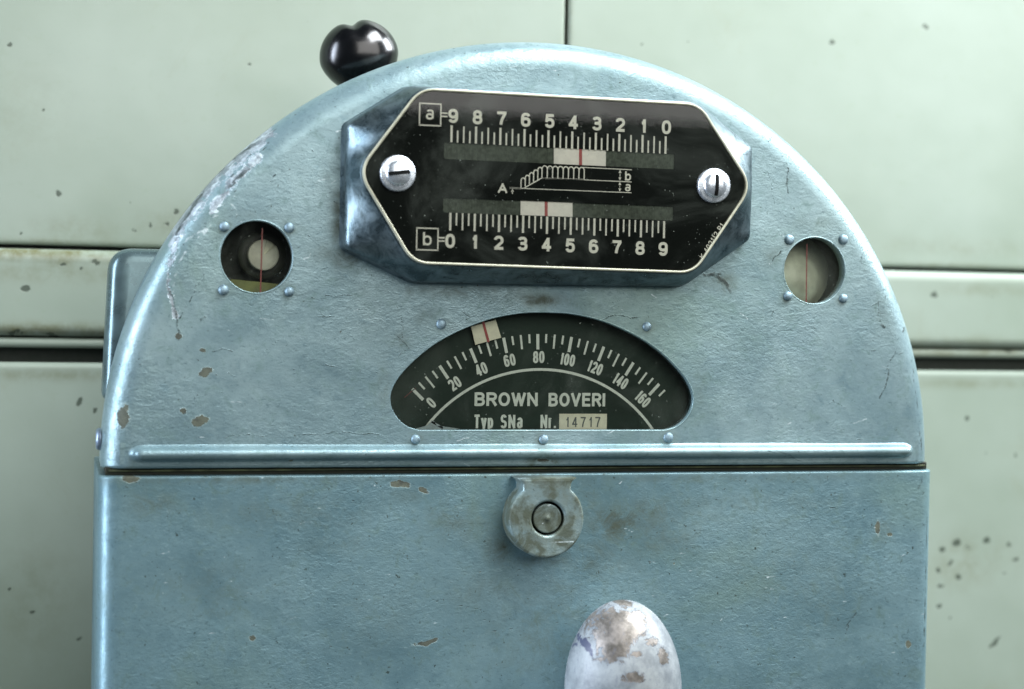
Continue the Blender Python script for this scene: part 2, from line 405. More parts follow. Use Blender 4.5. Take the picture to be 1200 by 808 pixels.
def rounded(pts, rad, seg=8):
    """closed polygon with rounded corners -> points"""
    out = []; n = len(pts)
    for i in range(n):
        a = Vector(pts[i - 1]).to_2d(); b = Vector(pts[i]).to_2d(); c = Vector(pts[(i + 1) % n]).to_2d()
        r = rad[i] if isinstance(rad, (list, tuple)) else rad
        d1 = (a - b); d2 = (c - b); l1, l2 = d1.length, d2.length; d1 /= l1; d2 /= l2
        ang = d1.angle(d2); t = min(r / math.tan(ang / 2), l1 * .49, l2 * .49)
        p0 = b + d1 * t; p1 = b + d2 * t
        for k in range(seg + 1):
            s = k / seg
            q = p0 * (1 - s) ** 2 + b * 2 * s * (1 - s) + p1 * s * s
            out.append((q.x, q.y))
    return out

def ccw(P):
    P = np.asarray(P, float); a = np.sum(P[:, 0] * np.roll(P[:, 1], -1) - np.roll(P[:, 0], -1) * P[:, 1])
    return P if a > 0 else P[::-1]

def dense(P, step):
    P = np.asarray(P, float); out = []
    for a, b in zip(P, np.roll(P, -1, 0)):
        L = np.hypot(*(b - a)); k = max(1, int(L / step))
        for i in range(k): out.append(a + (b - a) * i / k)
    return np.array(out)

def offset(P, d):
    """outward offset of a ccw outline"""
    P = np.asarray(P, float)
    T = np.roll(P, -1, 0) - np.roll(P, 1, 0); T /= np.maximum(np.hypot(T[:, 0], T[:, 1])[:, None], 1e-9)
    return P + d * np.stack([T[:, 1], -T[:, 0]], 1)

def loft(name, P, prof, cap=False, back=False):
    """P ccw outline (x,z); prof list of (offset, y) from back to front"""
    P = ccw(P); rings = []
    for off, y in prof:
        Q = offset(P, off); rings.append(np.stack([Q[:, 0], np.full(len(Q), y), Q[:, 1]], 1))
    n = len(P); v = np.concatenate(rings); f = []
    for k in range(len(prof) - 1):
        for i in range(n):
            j = (i + 1) % n
            f.append((k * n + i, k * n + j, (k + 1) * n + j, (k + 1) * n + i))
    if cap: f.append(tuple(range((len(prof) - 1) * n, len(prof) * n)))
    if back: f.append(tuple(range(n - 1, -1, -1)))
    return mesh_u(name, v, f)

def fillprof(y0, y1, r, seg=5, draft=0.0):
    """profile from depth y0 (back) to y1 (front, smaller) with a rounded front edge"""
    p = [(draft, y0), (0.0, y1 + r)]
    for k in range(1, seg + 1):
        a = math.pi / 2 * k / seg
        p.append((-r * (1 - math.cos(a)), y1 + r - r * math.sin(a)))
    return p

def curve_plate(name, outlines, y, thick, bevel=0.0, res=1):
    """flat plate with holes; front at y, back at y+thick"""
    cu = bpy.data.curves.new(name, 'CURVE'); cu.dimensions = '2D'; cu.fill_mode = 'BOTH'
    cu.offset = -bevel * S; cu.extrude = max(thick / 2 - bevel, 0) * S; cu.bevel_depth = bevel * S; cu.bevel_resolution = res
    for P in outlines:
        s = cu.splines.new('POLY'); s.points.add(len(P) - 1); s.use_cyclic_u = True
        for k, (x, z) in enumerate(P): s.points[k].co = (x * S, z * S, 0, 1)
    return bake(cu, name, y + thick / 2)

def bake(cu, name, y):
    o = bpy.data.objects.new('tmp', cu); col.objects.link(o)
    dg = bpy.context.evaluated_depsgraph_get(); dg.update()
    me = bpy.data.meshes.new_from_object(o.evaluated_get(dg))
    bpy.data.objects.remove(o); bpy.data.curves.remove(cu)
    n = len(me.vertices); co = np.empty(n * 3, np.float32); me.vertices.foreach_get('co', co); co = co.reshape(-1, 3)
    out = np.stack([co[:, 0], -co[:, 2] + y * S, co[:, 1] + ZB * S], 1)
    me.vertices.foreach_set('co', out.astype(np.float32).ravel()); me.name = name; me.materials.clear(); me.update()
    return me

def el(cx, cy, rx, ry, a0, a1, n=18, e=2.35):
    out = []
    for k in range(n + 1):
        a = math.radians(a0 + (a1 - a0) * k / n); c, s_ = math.cos(a), math.sin(a)
        out.append((cx + rx * math.copysign(abs(c) ** (2 / e), c), cy + ry * math.copysign(abs(s_) ** (2 / e), s_)))
    if abs(abs(a1 - a0) - 360) < 1e-6: out[-1] = out[0]
    return out
GW = {'1': .40, 'I': .17, 'W': .98, 'B': .70, 'R': .72, 'O': .78, 'N': .72, 'V': .74, 'E': .64, 'A': .78, 'T': .62, 'r': .40, ' ': .30, 'K': .7, '.': .2, 'y': .6, 'p': .6}
def glyph(ch):
    L = lambda *p: [list(p[i:i + 2]) for i in range(len(p) - 1)]
    six = [el(.5, .30, .5, .30, 0, 360, 28)] + [el(.5, .62, .5, .38, 180, 28, 18) + []] + L((0, .30), (0, .64))
    rot = lambda g: [[(1 - x, 1 - y) for x, y in p] for p in g]
    G = {'0': [el(.5, .5, .5, .5, 0, 360, 36, 2.5)], '1': L((.82, 0), (.82, 1)) + [[(0, .73), (.3, .76), (.55, .84), (.74, .98)]],
         '2': [el(.5, .70, .5, .30, 172, -28, 20) + [(.62, .36), (.28, .18), (.06, .0)]] + L((.04, 0), (1, 0)),
         '3': [el(.48, .755, .46, .245, 165, -90, 18)] + [el(.5, .27, .5, .27, 90, -168, 18)] + L((.34, .52), (.5, .52)),
         '4': L((.74, 0), (.74, 1)) + L((.66, .97), (.03, .27)) + L((0, .25), (1, .25)),
         '5': L((.92, 1), (.14, 1)) + L((.14, 1), (.06, .50)) + [el(.5, .32, .5, .32, 142, -165, 20)],
         '6': six, '9': rot(six), '7': L((0, 1), (1, 1)) + [[(1, .98), (.72, .66), (.5, .34), (.38, -.06)]],
         '8': [el(.5, .75, .44, .25, 0, 360, 28), el(.5, .26, .5, .26, 0, 360, 28)],
         'A': L((0, 0), (.5, 1)) + L((1, 0), (.5, 1)) + L((.24, .32), (.76, .32)),
         'B': L((0, 0), (0, 1)) + [[(0, 1), (.5, 1)] + el(.5, .76, .44, .24, 90, -90, 12)[1:] + [(0, .52)]] + [[(0, .52), (.5, .52)] + el(.5, .26, .5, .26, 90, -90, 12)[1:] + [(0, 0)]],
         'R': L((0, 0), (0, 1)) + [[(0, 1), (.5, 1)] + el(.5, .745, .48, .255, 90, -90, 12)[1:] + [(0, .49)]] + L((.55, .47), (.98, 0)),
         'P': L((0, 0), (0, 1)) + [[(0, 1), (.5, 1)] + el(.5, .72, .5, .28, 90, -90, 12)[1:] + [(0, .44)]],
         'O': [el(.5, .5, .5, .5, 0, 360, 40, 2.1)], 'W': L((0, 1), (.26, 0), (.5, .96), (.74, 0), (1, 1)), 'N': L((0, 0), (0, 1)) + L((0, 1), (1, 0)) + L((1, 0), (1, 1)),
         'V': L((0, 1), (.5, 0), (1, 1)), 'E': L((0, 0), (0, 1)) + L((0, 1), (1, 1)) + L((0, .52), (.9, .52)) + L((0, 0), (1, 0)), 'I': L((.5, 0), (.5, 1)),
         'T': L((0, 1), (1, 1)) + L((.5, 1), (.5, 0)), 'K': L((0, 0), (0, 1)) + L((.95, 1), (.05, .42)) + L((.35, .62), (1, 0)),
         'S': [el(.5, .75, .48, .25, 20, 270, 18)[:-1] + el(.5, .25, .5, .25, 90, -160, 18)],
         'y': L((0, .72), (.5, .06)) + L((1, .72), (.42, -.28)), 'p': L((0, .72), (0, -.28)) + [el(.48, .36, .5, .36, 0, 360, 24)],
         'a': [el(.47, .78, .40, .22, 160, 0, 10) + [(.87, .5), (.87, .02)]] + [el(.43, .27, .42, .27, 0, 360, 24)], 'b': L((0, 0), (0, 1)) + [el(.5, .35, .5, .35, 0, 360, 24)],
         'n': [el(.47, .53, .40, .22, 160, 0, 10) + [(.87, .3), (.87, .02)]] + [el(.43, .20, .42, .20, 0, 360, 24)],
         'r': L((0, 0), (0, .74)) + [el(.62, .34, .62, .38, 172, 70, 8)], '.': L((.5, 0), (.5, .06)), ' ': []}
    return G[ch]

class Print:
    """flat print: text and strokes gathered into one mesh on a plane"""
    def __init__(self, y): self.v = []; self.f = []; self.y = y
    def add(self, P, F):
        b = len(self.v); self.v += [(p[0], self.y, p[1]) for p in P]; self.f += [tuple(i + b for i in q) for q in F]
    def line(self, a, b, w):
        a = np.array(a, float); b = np.array(b, float); d = b - a; d /= np.hypot(*d); n = np.array([-d[1], d[0]]) * w / 2
        self.add([a - n, b - n, b + n, a + n], [(0, 1, 2, 3)])
    def poly(self, pts, w, closed=False):
        P = np.array(pts, float); n = len(P)
        T = np.gradient(P, axis=0) if not closed else np.roll(P, -1, 0) - np.roll(P, 1, 0)
        T /= np.hypot(T[:, 0], T[:, 1])[:, None]; N = np.stack([-T[:, 1], T[:, 0]], 1) * w / 2
        F = [(i, (i + 1) % n, n + (i + 1) % n, n + i) for i in range(n if closed else n - 1)]
        self.add(list(P - N) + list(P + N), F)
    def tri(self, pts): self.add(pts, [tuple(range(len(pts)))])
    def text(self, s, cx, cz, h, w=None, rot=0.0, t=None, gap=None):
        """monoline grotesque lettering drawn from strokes"""
        t = t or h * .17; gap = t * .85 if gap is None else gap
        adv = [GW.get(c, .64) * h for c in s]
        tot = sum(adv) + gap * (len(s) - 1)
        kx = 1.0 if w is None else (w - gap * (len(s) - 1)) / (tot - gap * (len(s) - 1))
        if w is None: w = tot
        x = -w / 2; c, sn = math.cos(rot), math.sin(rot); y0 = self.y; k = 0
        for ch, a in zip(s, adv):
            gw = a * kx
            for P in glyph(ch):
                P = np.array(P, float)
                P = np.stack([x + t / 2 + P[:, 0] * (gw - t), -h / 2 + t / 2 + P[:, 1] * (h - t)], 1)
                if len(P) == 2:                      # straight strokes run on to the outer edge of the letter
                    d = P[1] - P[0]; d /= np.hypot(*d); P = np.array([P[0] - d * t * .42, P[1] + d * t * .42])
                P = np.stack([P[:, 0] * c - P[:, 1] * sn + cx, P[:, 0] * sn + P[:, 1] * c + cz], 1)
                k += 1; self.y = y0 - .03 * (k % 7)
                cl = len(P) > 6 and np.hypot(*(P[0] - P[-1])) < 1e-6
                self.poly(P[:-1] if cl else P, t, cl)
            x += gw + gap
        self.y = y0
    def build(self, name, mat, parent):
        return obj(name, mesh_u(name, self.v, self.f), mat, parent, False)

def circle(x, z, r, n=64):
    return [(x + r * math.cos(2 * math.pi * k / n), z + r * math.sin(2 * math.pi * k / n)) for k in range(n)]

def disc(name, x, z, r, y, n=64):
    P = circle(x, z, r, n)
    return mesh_u(name, [(a, y, b) for a, b in P], [tuple(range(n))])

def lathe_y(name, x, z, prof, n=40):
    """lathe round an axis along y; prof (r, y) from outside back to centre front"""
    G = np.array([[(x + r * math.cos(2 * math.pi * k / n), y, z + r * math.sin(2 * math.pi * k / n)) for r, y in prof] for k in range(n)])
    return grid_mesh(name, G, closed=True)

def add_empty(name, loc=(0, 0, 0)):
    o = bpy.data.objects.new(name, None); col.objects.link(o); o.location = loc; o.empty_display_size = .05
    return o

# ------------------------------------------------------------------ the setting
floor = obj('floor', mesh_u('floor', [(-2600, -3000, -ZB), (2900, -3000, -ZB), (2900, 700, -ZB), (-2600, 700, -ZB)], [(0, 1, 2, 3)]), FLOORM, None, False)
floor['kind'] = 'structure'
YW = 420.0
WALLCHIPS = [(975, 49, 6, 4, 20), (988, 46, 5, 2.5, 15), (1084, 32, 7, 4, -5), (12, 52, 4, 3.5), (292, 76, 3.5, 3), (68, 227, 4, 5), (205, 248, 5, 6), (175, 265, 4, 3.5), (157, 270, 3.5, 3.5), (195, 262, 4, 4), (154, 239, 2.5, 2.5),
             (52, 129, 3, 3), (25, 272, 4, 3), (93, 472, 5, 7, -20), (110, 481, 4, 5), (37, 718, 4, 4), (8, 690, 3, 3), (92, 750, 6, 3, 30), (1122, 637, 9, 7), (1105, 645, 7, 4), (1157, 634, 7, 5, 30), (1183, 638, 5, 4, 30), (1191, 657, 5, 4),
             (1123, 676, 6, 5), (1103, 688, 6, 4), (1135, 643, 7, 3, -20), (1114, 660, 4, 4), (1140, 660, 3, 3), (1101, 712, 4, 4), (1113, 725, 3, 3), (1100, 668, 5, 5), (1178, 673, 3, 3), (1134, 492, 4, 6, -20), (1155, 532, 3, 4), (1190, 535, 4, 4), (1165, 755, 22, 2.5, 40),
             (30, 340, 8, 3), (75, 311, 5, 3), (110, 309, 6, 4), (20, 390, 14, 4), (60, 392, 10, 3), (95, 314, 3, 3), (1090, 345, 8, 5, 40), (1180, 412, 7, 3)]
rw = random.Random(3)
for i in range(14): WALLCHIPS.append((rw.uniform(0, 1200), rw.uniform(0, 800), rw.uniform(1, 2.6), rw.uniform(1, 2.6), 0))
WALLGRIME = [(20, 296, 60, 7, 1.2), (100, 298, 40, 8, 1.2), (70, 306, 20, 10, .8), (30, 388, 60, 6, .9), (110, 390, 30, 8, .8), (1080, 408, 60, 5, .7), (1170, 412, 50, 4, .8), (1100, 425, 80, 5, .7), (90, 270, 60, 18, .3), (1130, 660, 50, 40, .35), (40, 700, 60, 80, .2), (1150, 340, 80, 10, .3), (40, 300, 160, 9, .8), (60, 320, 120, 14, .35), (60, 385, 140, 8, .6), (60, 283, 160, 6, .35), (200, 262, 60, 20, .25), (1120, 312, 140, 5, .3), (1120, 415, 140, 5, .5), (1130, 400, 120, 10, .3), (1150, 650, 60, 30, .25), (60, 440, 120, 8, .4), (1150, 450, 120, 8, .35),
             (665, 20, 6, 60, .5), (1120, 290, 150, 14, .2), (30, 130, 60, 60, .12)]
wall = obj('wall', mesh_u('wall', [(-1500, YW + 14, -ZB), (1900, YW + 14, -ZB), (1900, YW + 14, 1500), (-1500, YW + 14, 1500)], [(0, 1, 2, 3)]), BACKING, None, False)
wall['kind'] = 'structure'

def panel(name, x0, x1, z0, z1, y, thick, r, parent, step=4.0):
    """sheet-metal panel, edges rolled back with radius r, fine grid where the wear is"""
    def axis(a, b, lo, hi):
        core = [a + r]
        xs = [a, a + r * .076, a + r * .29, a + r * .62, a + r]
        p = max(a + r, lo)
        if p > a + r + 1: xs += list(np.linspace(a + r, p, 4))[1:]
        q = min(b - r, hi)
        xs += list(np.linspace(p, q, max(2, int((q - p) / step))))[1:]
        if q < b - r - 1: xs += list(np.linspace(q, b - r, 4))[1:]
        return np.array(xs + [b - r * .62, b - r * .29, b - r * .076, b])
    xs = axis(x0, x1, -720, 980); zs = axis(z0, z1, -240, 880)
    X, Z = np.meshgrid(xs, zs, indexing='ij')
    def drop(v, a, b):
        d = np.minimum(v - a, b - v); t = np.clip(1 - d / r, 0, 1); return r * (1 - np.sqrt(np.maximum(0, 1 - t * t)))
    Y = y + np.minimum(np.maximum(drop(X, x0, x1), drop(Z, z0, z1)), thick)
    me = grid_mesh(name, np.stack([X, Y, Z], -1))
    # returns to the backing
    add_wear(me, True, YW)
    o = obj(name, me, WALLP, parent)
    return o
SX = 142.0
p1 = panel('panel', -1480, SX - 2.2, 416, 1480, YW, 12, 6, wall)
p2 = panel('panel', SX + 2.2, 1880, 416, 1480, YW, 12, 6, wall)
p3 = panel('rail', -1480, 1880, 292, 411, YW - 12, 22, 13, wall)
p3b = panel('rail_lip', -1480, 1880, 276, 290, YW - 4, 14, 6, wall)
p4 = panel('panel', -1480, 1880, -ZB + 4, 256, YW + 2, 10, 7, wall)

# ------------------------------------------------------------------ the controller
root = add_empty('tram_controller')
root['label'] = 'blue-grey metal controller with arched top, black scale plaque and half-moon dial'
root['category'] = 'controller'

R, FIL, Z0, ZS, DEPTH = 526.0, 34.0, 152.0, 0.982, 84.0
WINL = unproj(302, 304); WINR = unproj(956, 315); RW = 42.5
WINL = (-352.3, (WINL[1] + WINR[1]) / 2); WINR = (352.3, WINL[1])

half = [(-10, 337.2), (30, 336), (64.5, 329.8), (95, 319.5), (124, 306), (148, 290.5), (167, 274), (183, 256), (191.5, 238), (191, 222), (183, 207.5), (171, 197.5), (156, 192.7)]
def catmull(P, k=8):
    P = [np.array(p, float) for p in P]; out = []
    Q = [2 * P[0] - P[1]] + P + [2 * P[-1] - P[-2]]
    for i in range(1, len(Q) - 2):
        for j in range(k):
            t = j / k; a, b, c, d = Q[i - 1:i + 3]
            out.append(.5 * (2 * b + (c - a) * t + (2 * a - 5 * b + 4 * c - d) * t * t + (3 * b - a - 3 * c + d) * t ** 3))
    out.append(P[-1]); return out
hp = [(0.0, 337.2)] + half[1:]
rightside = catmull(hp)
DIALWIN = np.array([(-x, z) for x, z in rightside[:0:-1]] + [tuple(p) for p in rightside])
DIALWIN = dense(ccw(DIALWIN), 4.0)

def build_cover():
    rs = list(np.concatenate([[0.02], np.arange(3, R - FIL, 1.9)])); ys = [0.0] * len(rs)
    for k in range(0, 17):
        a = math.pi / 2 * k / 16; rs.append(R - FIL + FIL * math.sin(a)); ys.append(FIL - FIL * math.cos(a))
    for y in (44, 56, 68, 84): rs.append(R); ys.append(y)
    rs = np.array(rs); ys = np.array(ys); N = 840
    th = np.linspace(math.pi, 0, N + 1)
    Gx = np.cos(th)[:, None] * rs[None]; Gz = Z0 + ZS * np.sin(th)[:, None] * rs[None]; Gy = np.repeat(ys[None], N + 1, 0)
    # slight unevenness of the pressed sheet
    Gy = Gy + (fbm(Gx, Gz, 130, 2, 5) - .5) * 1.6 * np.clip((R - FIL - rs[None]) / 60, 0, 1)
    G = np.stack([Gx, Gy, Gz], -1)
    n, m = G.shape[:2]
    cen = (G[:-1, :-1] + G[1:, :-1] + G[1:, 1:] + G[:-1, 1:]) / 4
    cx, cz = cen[..., 0], cen[..., 2]
    inside = np.zeros(cx.shape, bool)
    for (wx, wz) in (WINL, WINR): inside |= np.hypot(cx - wx, cz - wz) < RW
    bb = (np.abs(cx) < 200) & (cz > 188) & (cz < 342)
    ins = np.zeros(cx.shape, bool); px, pz = cx[bb], cz[bb]; r = np.zeros(px.shape, bool)
    A = DIALWIN; B = np.roll(A, -1, 0)
    for (ax, az), (bx, bz) in zip(A, B):
        c = ((az > pz) != (bz > pz)) & (px < (bx - ax) * (pz - az) / (bz - az + 1e-12) + ax); r ^= c
    ins[bb] = r; inside |= ins
    # snap verts on the border of the openings
    inq = inside; touch_in = np.zeros((n, m), bool); touch_out = np.zeros((n, m), bool)
    for dx in (0, 1):
        for dz in (0, 1):
            touch_in[dx:n - 1 + dx, dz:m - 1 + dz] |= inq; touch_out[dx:n - 1 + dx, dz:m - 1 + dz] |= ~inq
    bd = np.argwhere(touch_in & touch_out)
    for i, j in bd:
        x, z = G[i, j, 0], G[i, j, 2]; best = None
        for (wx, wz) in (WINL, WINR):
            d = math.hypot(x - wx, z - wz)
            if d < RW + 8: best = (wx + (x - wx) * RW / d, wz + (z - wz) * RW / d)
        if best is None:
            AB = B - A; t = np.clip(((x - A[:, 0]) * AB[:, 0] + (z - A[:, 1]) * AB[:, 1]) / (AB ** 2).sum(1), 0, 1)
            Q = A + AB * t[:, None]; k = np.argmin(np.hypot(Q[:, 0] - x, Q[:, 1] - z)); best = Q[k]
        G[i, j, 0], G[i, j, 2] = best
    me = grid_mesh('upper_cover', G, keep=~inside.reshape(-1), flip=True)
    add_wear(me)
    return me
cover = obj('upper_cover', build_cover(), PAINT, root)
cover['label'] = 'arched blue-grey cover with two round windows and a raised bead'

# rolled bottom edge of the cover
def bottom_edge():
    xs = np.concatenate([[-R], np.linspace(-R + 1, -R + FIL, 12), np.linspace(-R + FIL + 2, R - FIL - 2, 480), np.linspace(R - FIL, R - 1, 12), [R]])
    def yb(x):
        d = np.abs(x) - (R - FIL); t = np.clip(d / FIL, 0, 1); return FIL - FIL * np.sqrt(np.maximum(0, 1 - t * t))
    prof = [(0.3, -0.05), (-1.2, .3), (-2.2, 1.1), (-2.8, 2.4), (-3.0, 5), (-3.0, 30)]
    G = np.array([[(x, yb(x) + dy, Z0 + dz) for dz, dy in prof] for x in xs])
    me = grid_mesh('bottom_edge', G); add_wear(me); return me
obj('bottom_edge', bottom_edge(), PAINT, cover)
back = ccw([(R * math.cos(t) * .998, Z0 + ZS * R * math.sin(t) * .998) for t in np.linspace(0, math.pi, 96)])
obj('back_plate', loft('back_plate', back, [(0, DEPTH - 2), (0, DEPTH + 4)], True, True), CASTPAINT, cover, False)

# pressed bead along the lower border of the cover
def bead():
    xb, zb, hw = 489.0, 165.5, 12.5
    zb = 166.5
    xs = np.concatenate([np.arange(-xb - 16, -xb + 24, 1.5), np.linspace(-xb + 24, xb - 24, 520), np.arange(xb - 22.5, xb + 16.1, 1.5)])
    zs = np.linspace(-hw, hw, 29)
    X, Zr = np.meshgrid(xs, zs, indexing='ij')
    d = np.hypot(np.maximum(np.abs(X) - (xb - 10), 0) * .62, Zr)
    t = np.clip(1 - d / hw, 0, 1)
    h = 14.0 * np.where(t < .45, .5 * (t / .45) ** 2 * .7, .35 + .65 * np.sqrt(np.maximum(0, 1 - ((1 - t) / .55) ** 2.2)))
    Y = 0.9 - h
    me = grid_mesh('stiffening_bead', np.stack([X, Y, zb + Zr], -1)); add_wear(me); return me
obj('stiffening_bead', bead(), PAINT, cover)

# sight windows -------------------------------------------------
def window_rim(P, name, parent):
    o = obj(name, loft(name, P, [(1.3, .5), (1.0, -.12), (0, -.22), (-.6, .1), (-.8, 1.2), (-.8, 16)][::-1]), PAINT, parent)
    o.data.flip_normals(); return o
RIVET = None
def dome(name, r, h, mat, parent, x, y, z, n=24):
    prof = [(r * 1.0, 1.5), (r, 0.0), (r * .97, -h * .3), (r * .85, -h * .62), (r * .6, -h * .88), (r * .3, -h * .98), (.02, -h)]
    me = bpy.data.meshes.get('rivet_mesh_%g' % r)
    if me is None:
        G = np.array([[(rr * math.cos(2 * math.pi * k / n), yy, rr * math.sin(2 * math.pi * k / n) - ZB) for rr, yy in prof] for k in range(n)])
        me = grid_mesh('rivet_mesh_%g' % r, G, closed=True)
    o = obj(name, me, mat, parent); o.location = W(x, y, z); o.rotation_euler = (rng.uniform(-.12, .12), rng.uniform(0, 6), rng.uniform(-.12, .12)); k = rng.uniform(.92, 1.08); o.scale = (k, rng.uniform(.75, 1.1), k); return o

def sight(c, kind):
    x, z = c
    P = circle(x, z, RW, 96)
    g = obj('sight_glass', disc('sight_glass', x, z, RW + 3, 9.0), GLASS, root, False)
    g['label'] = 'round sight glass over a dark recess with a pale bolt' if kind == 'bolt' else 'round sight glass over a cloudy cream drum'
    window_rim(P, 'window_rim', g)
    tube = obj('recess_wall', loft('recess_wall', circle(x, z, RW + 6, 64), [(0, 12), (0, 75)][::-1]), DARKIN, g); tube.data.flip_normals()
    h = mesh_u('hairline', [(x - .8, 7.6, z - RW), (x + .8, 7.6, z - RW), (x + .8 + 2.5 * 0, 7.6, z + RW * .8), (x - .8, 7.6, z + RW * .8)], [(0, 1, 2, 3)])
    if kind == 'bolt':
        obj('hairline', mesh_u('hairline', [(x + 4.8, 7.6, z - RW), (x + 6.4, 7.6, z - RW), (x + 7.6, 7.6, z + RW * .8), (x + 6.0, 7.6, z + RW * .8)], [(0, 1, 2, 3)]), HAIR, g, False)
        obj('recess_back', disc('recess_back', x, z, RW + 8, 70), DARKIN, g, False)
        bx, bz = unproj(309, 299, 40)
        obj('bolt_collar', lathe_y('bolt_collar', bx, bz, [(29, 68), (29, 56), (27, 54), (22, 54), (.02, 54)], 48), plain('dark_collar', lin(52, 56, 42), .5), g)
        # bolt head with a slanting flat filed across it
        G = []
        for k in range(60):
            a = 2 * math.pi * k / 60; row = []
            for r_, y_ in [(18.5, 56), (18.5, 41), (17.8, 40), (16.5, 39.4), (9, 39), (.02, 38.8)]:
                yy = y_
                ang = math.atan2(math.sin(a - 1.03), math.cos(a - 1.03))
                if abs(ang) < .36 and y_ < 42: yy += 6.0
                row.append((bx + r_ * math.cos(a), yy, bz + r_ * math.sin(a)))
            G.append(row)
        obj('bolt_head', grid_mesh('bolt_head', np.array(G), closed=True), BOLT, g, False)
        Q = [(x - 40, z - 50), (x + 36, z - 50), (x + 32, z - 31), (x + 10, z - 29), (x - 26, z - 26)]
        obj('inner_plate', curve_plate('inner_plate', [Q], 34, 6, .8), OLIVE, g, False)
    else:
        obj('hairline', mesh_u('hairline', [(x - 8.0, 7.6, z - RW), (x - 6.4, 7.6, z - RW), (x - 7.2, 7.6, z + RW * .8), (x - 8.6, 7.6, z + RW * .8)], [(0, 1, 2, 3)]), HAIR, g, False)
        # rounded drum bulging towards the glass
        prof = [(RW + 40, 74), (RW + 14, 58), (RW, 44), (RW * .75, 31), (RW * .5, 24), (RW * .25, 20.5), (.02, 19.5)]
        obj('drum', lathe_y('drum', x - 16, z - 14, prof, 64), CLOUDY, g)
    return g
s1 = sight(WINL, 'bolt'); s2 = sight(WINR, 'drum')
for px, py in [(263, 266), (339, 267), (262, 340), (339, 342), (925, 281), (988, 281), (923, 347), (988, 350), (517, 380), (758, 383), (487, 515), (637, 515), (783, 513)]:
    x, z = unproj(px, py)
    dome('rivet', 6.2, 4.4, RIVETM, cover, x, -.2, z)

# half-moon dial -------------------------------------------------
YD = 22.0
dial = obj('dial', loft('dial', offset(DIALWIN, 7), [(0, YD + 3), (0, YD)], True), DIALGREY, root, False)
dial['label'] = 'dark half-moon dial with pale scale from 0 to 160'
window_rim(DIALWIN, 'window_rim', dial)
wl = obj('recess_wall', loft('recess_wall', offset(DIALWIN, 5), [(0, 10), (0, YD + 1)][::-1]), DARKIN, dial); wl.data.flip_normals()
obj('dial_glass', loft('dial_glass', offset(DIALWIN, 4), [(0, 7), (0, 6.5)], True), GLASS, dial, False)
DC = np.array([0.6, 85.2]); yp = YD - .3
def pol(r, deg): return DC + r * np.array([math.sin(math.radians(deg)), math.cos(math.radians(deg))])
pr = Print(yp)
A0, ST = -45.9, 11.12
for k in range(34):
    ang = A0 + ST * k / 4
    if k > 33: break
    if k % 4 == 0: a, b, w = 206, 225, 3.8
    elif k % 4 == 2: a, b, w = 207.5, 225, 2.5
    else: a, b, w = 214, 225, 2.5
    pr.line(pol(a, ang), pol(b, ang), w)
pr.build('tick_marks', DIALPRINT, dial)
pr = Print(yp)
for k, s in enumerate(['0', '20', '40', '60', '80', '100', '120', '140', '160']):
    ang = -44.6 + 10.87 * k
    c = pol(196.5, ang)
    pr.text(s, c[0], c[1], 14.8, {1: 7.0, 2: 14.6, 3: 19.0}[len(s)], -math.radians(ang), 2.7, .9)
pr.build('numerals', DIALPRINT, dial)
pr = Print(yp)
pr.poly([pol(181.3, a) for a in np.linspace(-54, 54, 120)], 3.3)
pr.build('arc_line', DIALPRINT, dial)
pr = Print(yp)
pr.text('BROWN', -43.5, 229.6, 17.0, 80, 0, 3.5, 1.8); pr.text('BOVERI', 46.8, 229.4, 17.0, 73, 0, 3.5, 1.8)
pr.text('Typ', -71.5, 202.3, 17, 24, 0, 3.0, 1.4); pr.text('SNn', -36, 202.3, 17, 28.5, 0, 3.0, 2.0); pr.text('Nr', 8, 202.3, 17, 15, 0, 3.0, 1.5)
pr.line((19, 194.2), (19, 197), 2.6)
pr.build('lettering', DIALPRINT, dial)
obj('number_tag', curve_plate('number_tag', [[(24.5, 191.2), (86.2, 191.2), (86.2, 212), (24.5, 212)]], yp - .5, 1.0, .15), CREAMFLAG, dial, False)
pr = Print(yp - .8)
pr.text('14717', 55.2, 201.8, 12.6, 45, 0, 1.6, 4.0)
pr.build('tag_digits', plain('grey_stamp_ink', lin(92, 100, 96), .6), dial)
fl = [(-90, 318), (-59, 327), (-51.8, 305), (-83.8, 296)]
obj('pointer_flag', curve_plate('pointer_flag', [[unproj(552, 383, YD - 6), unproj(581, 375, YD - 6), unproj(587.5, 396, YD - 6), unproj(557, 404.5, YD - 6)]], YD - 6, 1.0, .2), CREAMFLAG, dial, False)
pr = Print(YD - 6.4); pr.line(unproj(566, 377, YD - 6.4), unproj(572.5, 401, YD - 6.4), 3.2); pr.build('pointer_line', RED, dial)
pr = Print(yp); pr.line(unproj(474, 466, yp), unproj(487, 455, yp), 1.2); pr.build('stray_red_mark', HAIR, dial)
# torn scrap of sealing film lying in the left corner of the recess
scrap = Print(YD - 9)
pts = [unproj(a, b, YD - 9) for a, b in [(484, 503.5), (500, 499), (508, 493), (512, 499), (538, 502.5), (520, 505)]]
scrap.tri(pts); scrap.build('film_scrap', plain('grey_film', lin(160, 174, 174), .3), dial)
scr = Print(YD - 9); scr.line(unproj(505, 494, YD - 9), unproj(519, 502, YD - 9), 2.4); scr.build('film_scrap', plain('pale_film', lin(170, 182, 184), .3), dial)

